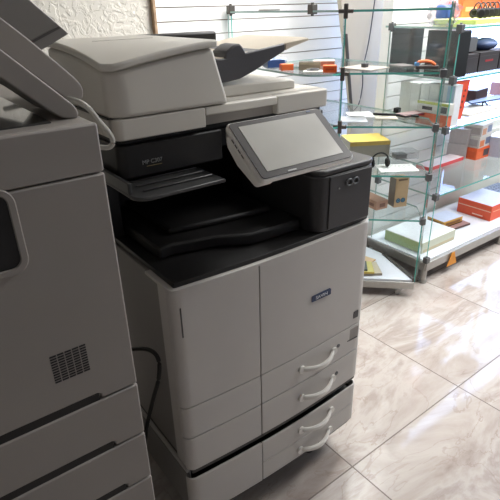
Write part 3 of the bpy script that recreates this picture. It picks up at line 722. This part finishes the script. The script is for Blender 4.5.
carton('accessory_box', 'small yellow box right of the big orange red box', 'box', (2.83,.545,BZ), .08, .08, .11, (232,204,60), .0)
t = thing('price_pennant', 'small orange triangular tag hanging from the metal base rail', 'tag', (1.92,.500,.118))
bm = bmesh.new(); prism(bm, [(-.012,0),(.012,0),(.044,-.075),(-.044,-.075)], 'y', -.0015, .0015); q = link('pennant_card', bm, card((226,146,36))); q.parent = t
# shelf A
carton('flat_box', 'long thin red edged white box on the cabinet shelf', 'box', (2.02,.78,SA), .34, .09, .020, (214,66,72), .02, top=(232,214,220))
for k in range(2):
    carton('grey_carton', ['plain grey carton, lower of two stacked beside the product boxes', 'plain grey carton, upper of two stacked beside the product boxes'][k], 'box', (2.375,.79,SA+k*.088), .09, .11, .087, (176,168,168), .3 - .1*k, group='grey cartons on the cabinet shelf')
for k in range(3):
    carton('camera_box', ['white product box with orange front, bottom of the stack of three', 'white product box with small picture, middle of the stack of three', 'white product box with small picture, top of the stack of three'][k], 'box', (2.40+.01*k,.735,SA+k*.068), .14, .11, .067, ((226,96,46), (206,200,196), (212,206,204))[k], .06*k, group='product boxes stacked on the cabinet shelf',
        faces=[('product_picture', .075, .13, .015, .055, 'f', ((80,72,76), (110,116,140), (130,138,160))[k]), ('orange_print', .01, .06, .008, .045, 'f', ((232,110,60), (216,128,84), (206,150,116))[k]), ('side_print', .01, .1, .01, .05, 'l', ((214,90,46), (168,160,160), (176,166,164))[k])])
carton('flat_box', 'pale lilac upright box at the right beside product boxes', 'box', (2.56,.62,SA), .16, .14, .12, (196,196,212), .2, top=(214,214,226))
# shelf B
for k, (y, w, col, lb) in enumerate([(.535,.082,(226,230,236),'white upright carton with pale blue side, nearest the cabinet front'),(.62,.10,(232,232,230),'middle one of three white upright cartons in the cabinet'),(.725,.115,(222,222,220),'white upright carton farthest from the cabinet front')]):
    carton('white_carton', lb, 'box', (1.765,y,SB), .055, w, .185-.004*k, col, 0, group='white cartons behind the end glass', faces=([('blue_side', .005, .04, .01, .18, 'l', (178,204,228))] if k == 0 else [('side_seam', .05, .052, .01, .17, 'l', (196,196,194))]))
carton('accessory_box', 'orange red flat box under the pictured car box', 'box', (1.722,.53,SB), .035, .17, .055, (226,112,78), 0, faces=[('side_print', .02, .14, .008, .02, 'l', (236,148,120))])
t = carton('toy_box', 'white green edged box with toy car picture by the end glass', 'box', (1.722,.525,SB+.0555), .036, .175, .052, (206,206,200), 0, faces=[('green_print', .0, .175, .040, .052, 'l', (176,186,84)), ('car_picture', .09, .145, .014, .030, 'l', (74,70,74)), ('wheel_picture', .012, .05, .008, .036, 'l', (96,100,104))])
t = thing('perforated_stand', 'bright orange red panel with rows of black holes, standing upright', 'panel', (1.835,.60,SB))
bm = bmesh.new(); prism(bm, [(.0,0),(.12,0),(.15,.185),(.03,.185)], 'y', 0, .02); q = link('panel_sheet', bm, card((232,78,44)), bevel=.002); q.parent = t
bm = bmesh.new()
for i in range(4):
    for j in range(3): cyl(bm, (.042+j*.028+i*.006, -.002, .06+i*.026), .0055, .003, 'y', 12)
q = link('panel_holes', bm, card((110,52,40))); q.parent = t
carton('maroon_box', 'dark maroon box with pale top on the cabinet shelf', 'box', (2.40,.80,SB), .17, .1, .065, (78,54,62), .15, top=(176,184,220), faces=[('side_print', .01, .08, .01, .02, 'l', (100,72,78))])
carton('maroon_box', 'second dark reddish box at right beside the maroon box', 'box', (2.72,.80,SB), .14, .1, .075, (150,104,100), .0, top=(206,204,214))
t = thing('knife_set', 'dark blue and black flat blades on black stand by maroon box', 'gadget', (2.25,.68,SB)); t.rotation_euler = (0,0,.1)
bm = bmesh.new(); prism(bm, [(-.04,.03),(.26,-.03),(.36,-.01),(.30,.05),(0,.07)], 'z', .026, .034); q = link('blade_tray', bm, card((62,82,128), .3), bevel=.001); q.parent = t
bm = bmesh.new(); box(bm, .02, .12, -.01, .02, 0, .006); tube(bm, [(.03,0,.004),(.05,.01,.026),(.08,.01,.026),(.10,0,.004)], .004); q = link('blade_stand', bm, 'rubber'); q.parent = t
for x, y, l_ in ((2.02,.60,'white flat plastic tray lying behind the white cartons'),): carton('flat_tray', l_, 'tray', (x, y, SB), .3, .14, .012, (236,230,222), .05)
# shelf C: dark cases
def case(label, p, w, d, h, col, stripe=None, group=None, ang=0):
    f = [('front_print', w*.3, w*.7, h*.5, h*.6, 'f', stripe)] if stripe else []
    f.append(('front_seam', .003, w-.003, h*.8, h*.815, 'f', tuple(min(255, c+26) for c in col)))
    return carton('dark_case', label, 'case', p, w, d, h, col, ang, group, faces=f)
case('large charcoal case with glossy black front at the cabinet corner', (1.722,.535,SC), .10, .152, .195, (66,66,70))
B('glossy_front', .004, .096, -.004, -.0005, .003, .19, mat('gloss_black_sheet', (12,15,18), .35, spec=.3), None, .001).parent = [o for o in COL.objects if o.name.startswith('dark_case')][-1]
case('tall charcoal case farthest from cabinet front behind end glass', (1.735,.79,SC), .10, .11, .2, (52,56,60))
for k, (x, w, h, lb, stp) in enumerate([(1.85,.13,.085,'low black case right beside the glossy corner case',None),(1.99,.17,.088,'low black case with red lettering bar on the top cabinet shelf',(150,40,46)),(2.17,.15,.085,'low black case right of the one with red bar',None),(2.33,.12,.08,'low dark grey case, fourth along the top cabinet shelf',None),(2.49,.17,.08,'low dark case farthest right on the top cabinet shelf',None)]):
    case(lb, (x,.575,SC), w, .15, h, (52,48,52) if k != 3 else (88,84,86), stp, 'row of low dark cases on the cabinet shelf')
carton('grey_carton', 'dark grey box on the row of low dark cases', 'box', (1.90,.62,SC+.0895), .15, .10, .062, (104,104,108), .1, top=(150,152,158))
t = thing('blue_pouch', 'dull blue pouch lying on the row of low dark cases', 'pouch', (2.15,.66,SC+.0895)); 
bm = bmesh.new(); bmesh.ops.create_icosphere(bm, subdivisions=3, radius=1)
for v in bm.verts: n = v.co.normalized(); v.co = Vector((n.x*.08, n.y*.06, .024+n.z*.024*(1+.3*math.sin(6*n.x+3*n.y))))
q = link('pouch_body', bm, card((84,100,140))); q.parent = t
# top shelf D
carton('flat_box', 'lime green and white flat box topmost on the cabinet', 'box', (1.95,.60,SD), .42, .22, .020, (206,226,120), .05, top=(222,236,150))
for k in range(5):
    headphones(2.03+k*.075,.65+.02*k,SD+.0215, ['black headphones on the lime box, leftmost of five','second black headphones from the left on the lime box','middle one of five black headphones on the lime box','fourth black headphones from the left on the lime box','rightmost of five black headphones on the lime box'][k], .72, 1.0, 'black headphones on the lime box')
for k in range(3):
    carton('orange_box', ['orange box standing behind the black headphones, leftmost of three','orange box standing behind the black headphones, middle of three','orange box standing behind the black headphones, rightmost of three'][k], 'box', (2.17+k*.17,.82,SD), .16, .08, .17, (238,104,52), 0, group='orange boxes on top of the cabinet', faces=[('front_print', .03, .13, .05, .07, 'f', (250,170,120))])
t = thing('plastic_bag', 'clear plastic bag with blue parts on the cabinet corner top', 'bag', (1.78,.66,SD+.001))
bm = bmesh.new(); bmesh.ops.create_icosphere(bm, subdivisions=3, radius=1)
for v in bm.verts: n = v.co.normalized(); r_ = 1+.28*math.sin(9*n.x+6*n.y)*math.cos(8*n.z+2*n.x); v.co = Vector((n.x*.045*r_, n.y*.075*r_, max(0, .056+n.z*.06*r_)))
q = link('bag_film', bm, 'film'); q.parent = t
bm = bmesh.new(); box(bm, -.02, .03, -.03, .03, .03, .085); q = link('blue_parts', bm, card((46,110,196)), bevel=.008); q.parent = t
bm = bmesh.new(); cyl(bm, (.0, -.045, .012), .012, .02, 'z', 14); q = link('dark_parts', bm, card((52,54,60))); q.parent = t

# ------------------------------------------------------------------ light
def area(name, loc, target, sx, sy, power, col=(1, 1, 1), spread=PI):
    l = bpy.data.lights.new(name, 'AREA'); l.shape = 'RECTANGLE'; l.size = sx; l.size_y = sy; l.energy = power; l.color = col; l.spread = spread
    o = bpy.data.objects.new(name, l); COL.objects.link(o); o.location = loc
    o.rotation_euler = (Vector(target)-Vector(loc)).to_track_quat('-Z', 'Y').to_euler(); return o
area('shop_front_daylight', (5.6, -1.4, 1.7), (0, .2, .8), 3.0, 2.2, 14, (.93, .97, 1))
area('cabinet_fill', (2.9, -.4, 2.72), (2.7, .3, 0), 2.0, .5, 72, (1, .99, .97))  # unseen fill added to brighten the cabinets, kept clear of floor reflections
area('slatwall_fill', (1.9, 1.15, 2.65), (1.75, 1.5, 1.0), 1.9, .3, 30, (1, .98, .95), 2.0)  # added lamp out of view, aimed to lift the slatted wall
area('corner_fill', (2.0, .55, 2.7), (1.9, .75, .3), .5, .3, 26, (1, .99, .97), 2.2)  # extra fill added above the frame to brighten the corner shelves
w = bpy.data.worlds.new('world'); S.world = w; w.use_nodes = True
w.node_tree.nodes['Background'].inputs[0].default_value = (.82, .9, 1, 1); w.node_tree.nodes['Background'].inputs[1].default_value = .18

# ------------------------------------------------------------------ camera
cam = bpy.data.cameras.new('camera'); co = bpy.data.objects.new('camera', cam); COL.objects.link(co); S.camera = co
cam.sensor_width = 36; cam.sensor_fit = 'HORIZONTAL'; cam.lens = 36*502.06/500; cam.clip_start = .02
R_ = Vector((.80225467,-.59654193,-.0229166)); U_ = Vector((.27817938,.33959095,.89849553)); F_ = Vector((.52820798,.72719717,-.43838408))
m4 = Matrix(((R_.x,U_.x,-F_.x,-.3938),(R_.y,U_.y,-F_.y,-.8143),(R_.z,U_.z,-F_.z,1.3449),(0,0,0,1)))
co.matrix_world = m4
S.view_settings.view_transform = 'Standard'; S.view_settings.look = 'None'; S.view_settings.gamma = 1; S.view_settings.use_curve_mapping = False
S.cycles.transparent_max_bounces = 40; S.cycles.max_bounces = 14
S.view_settings.exposure = 0.28
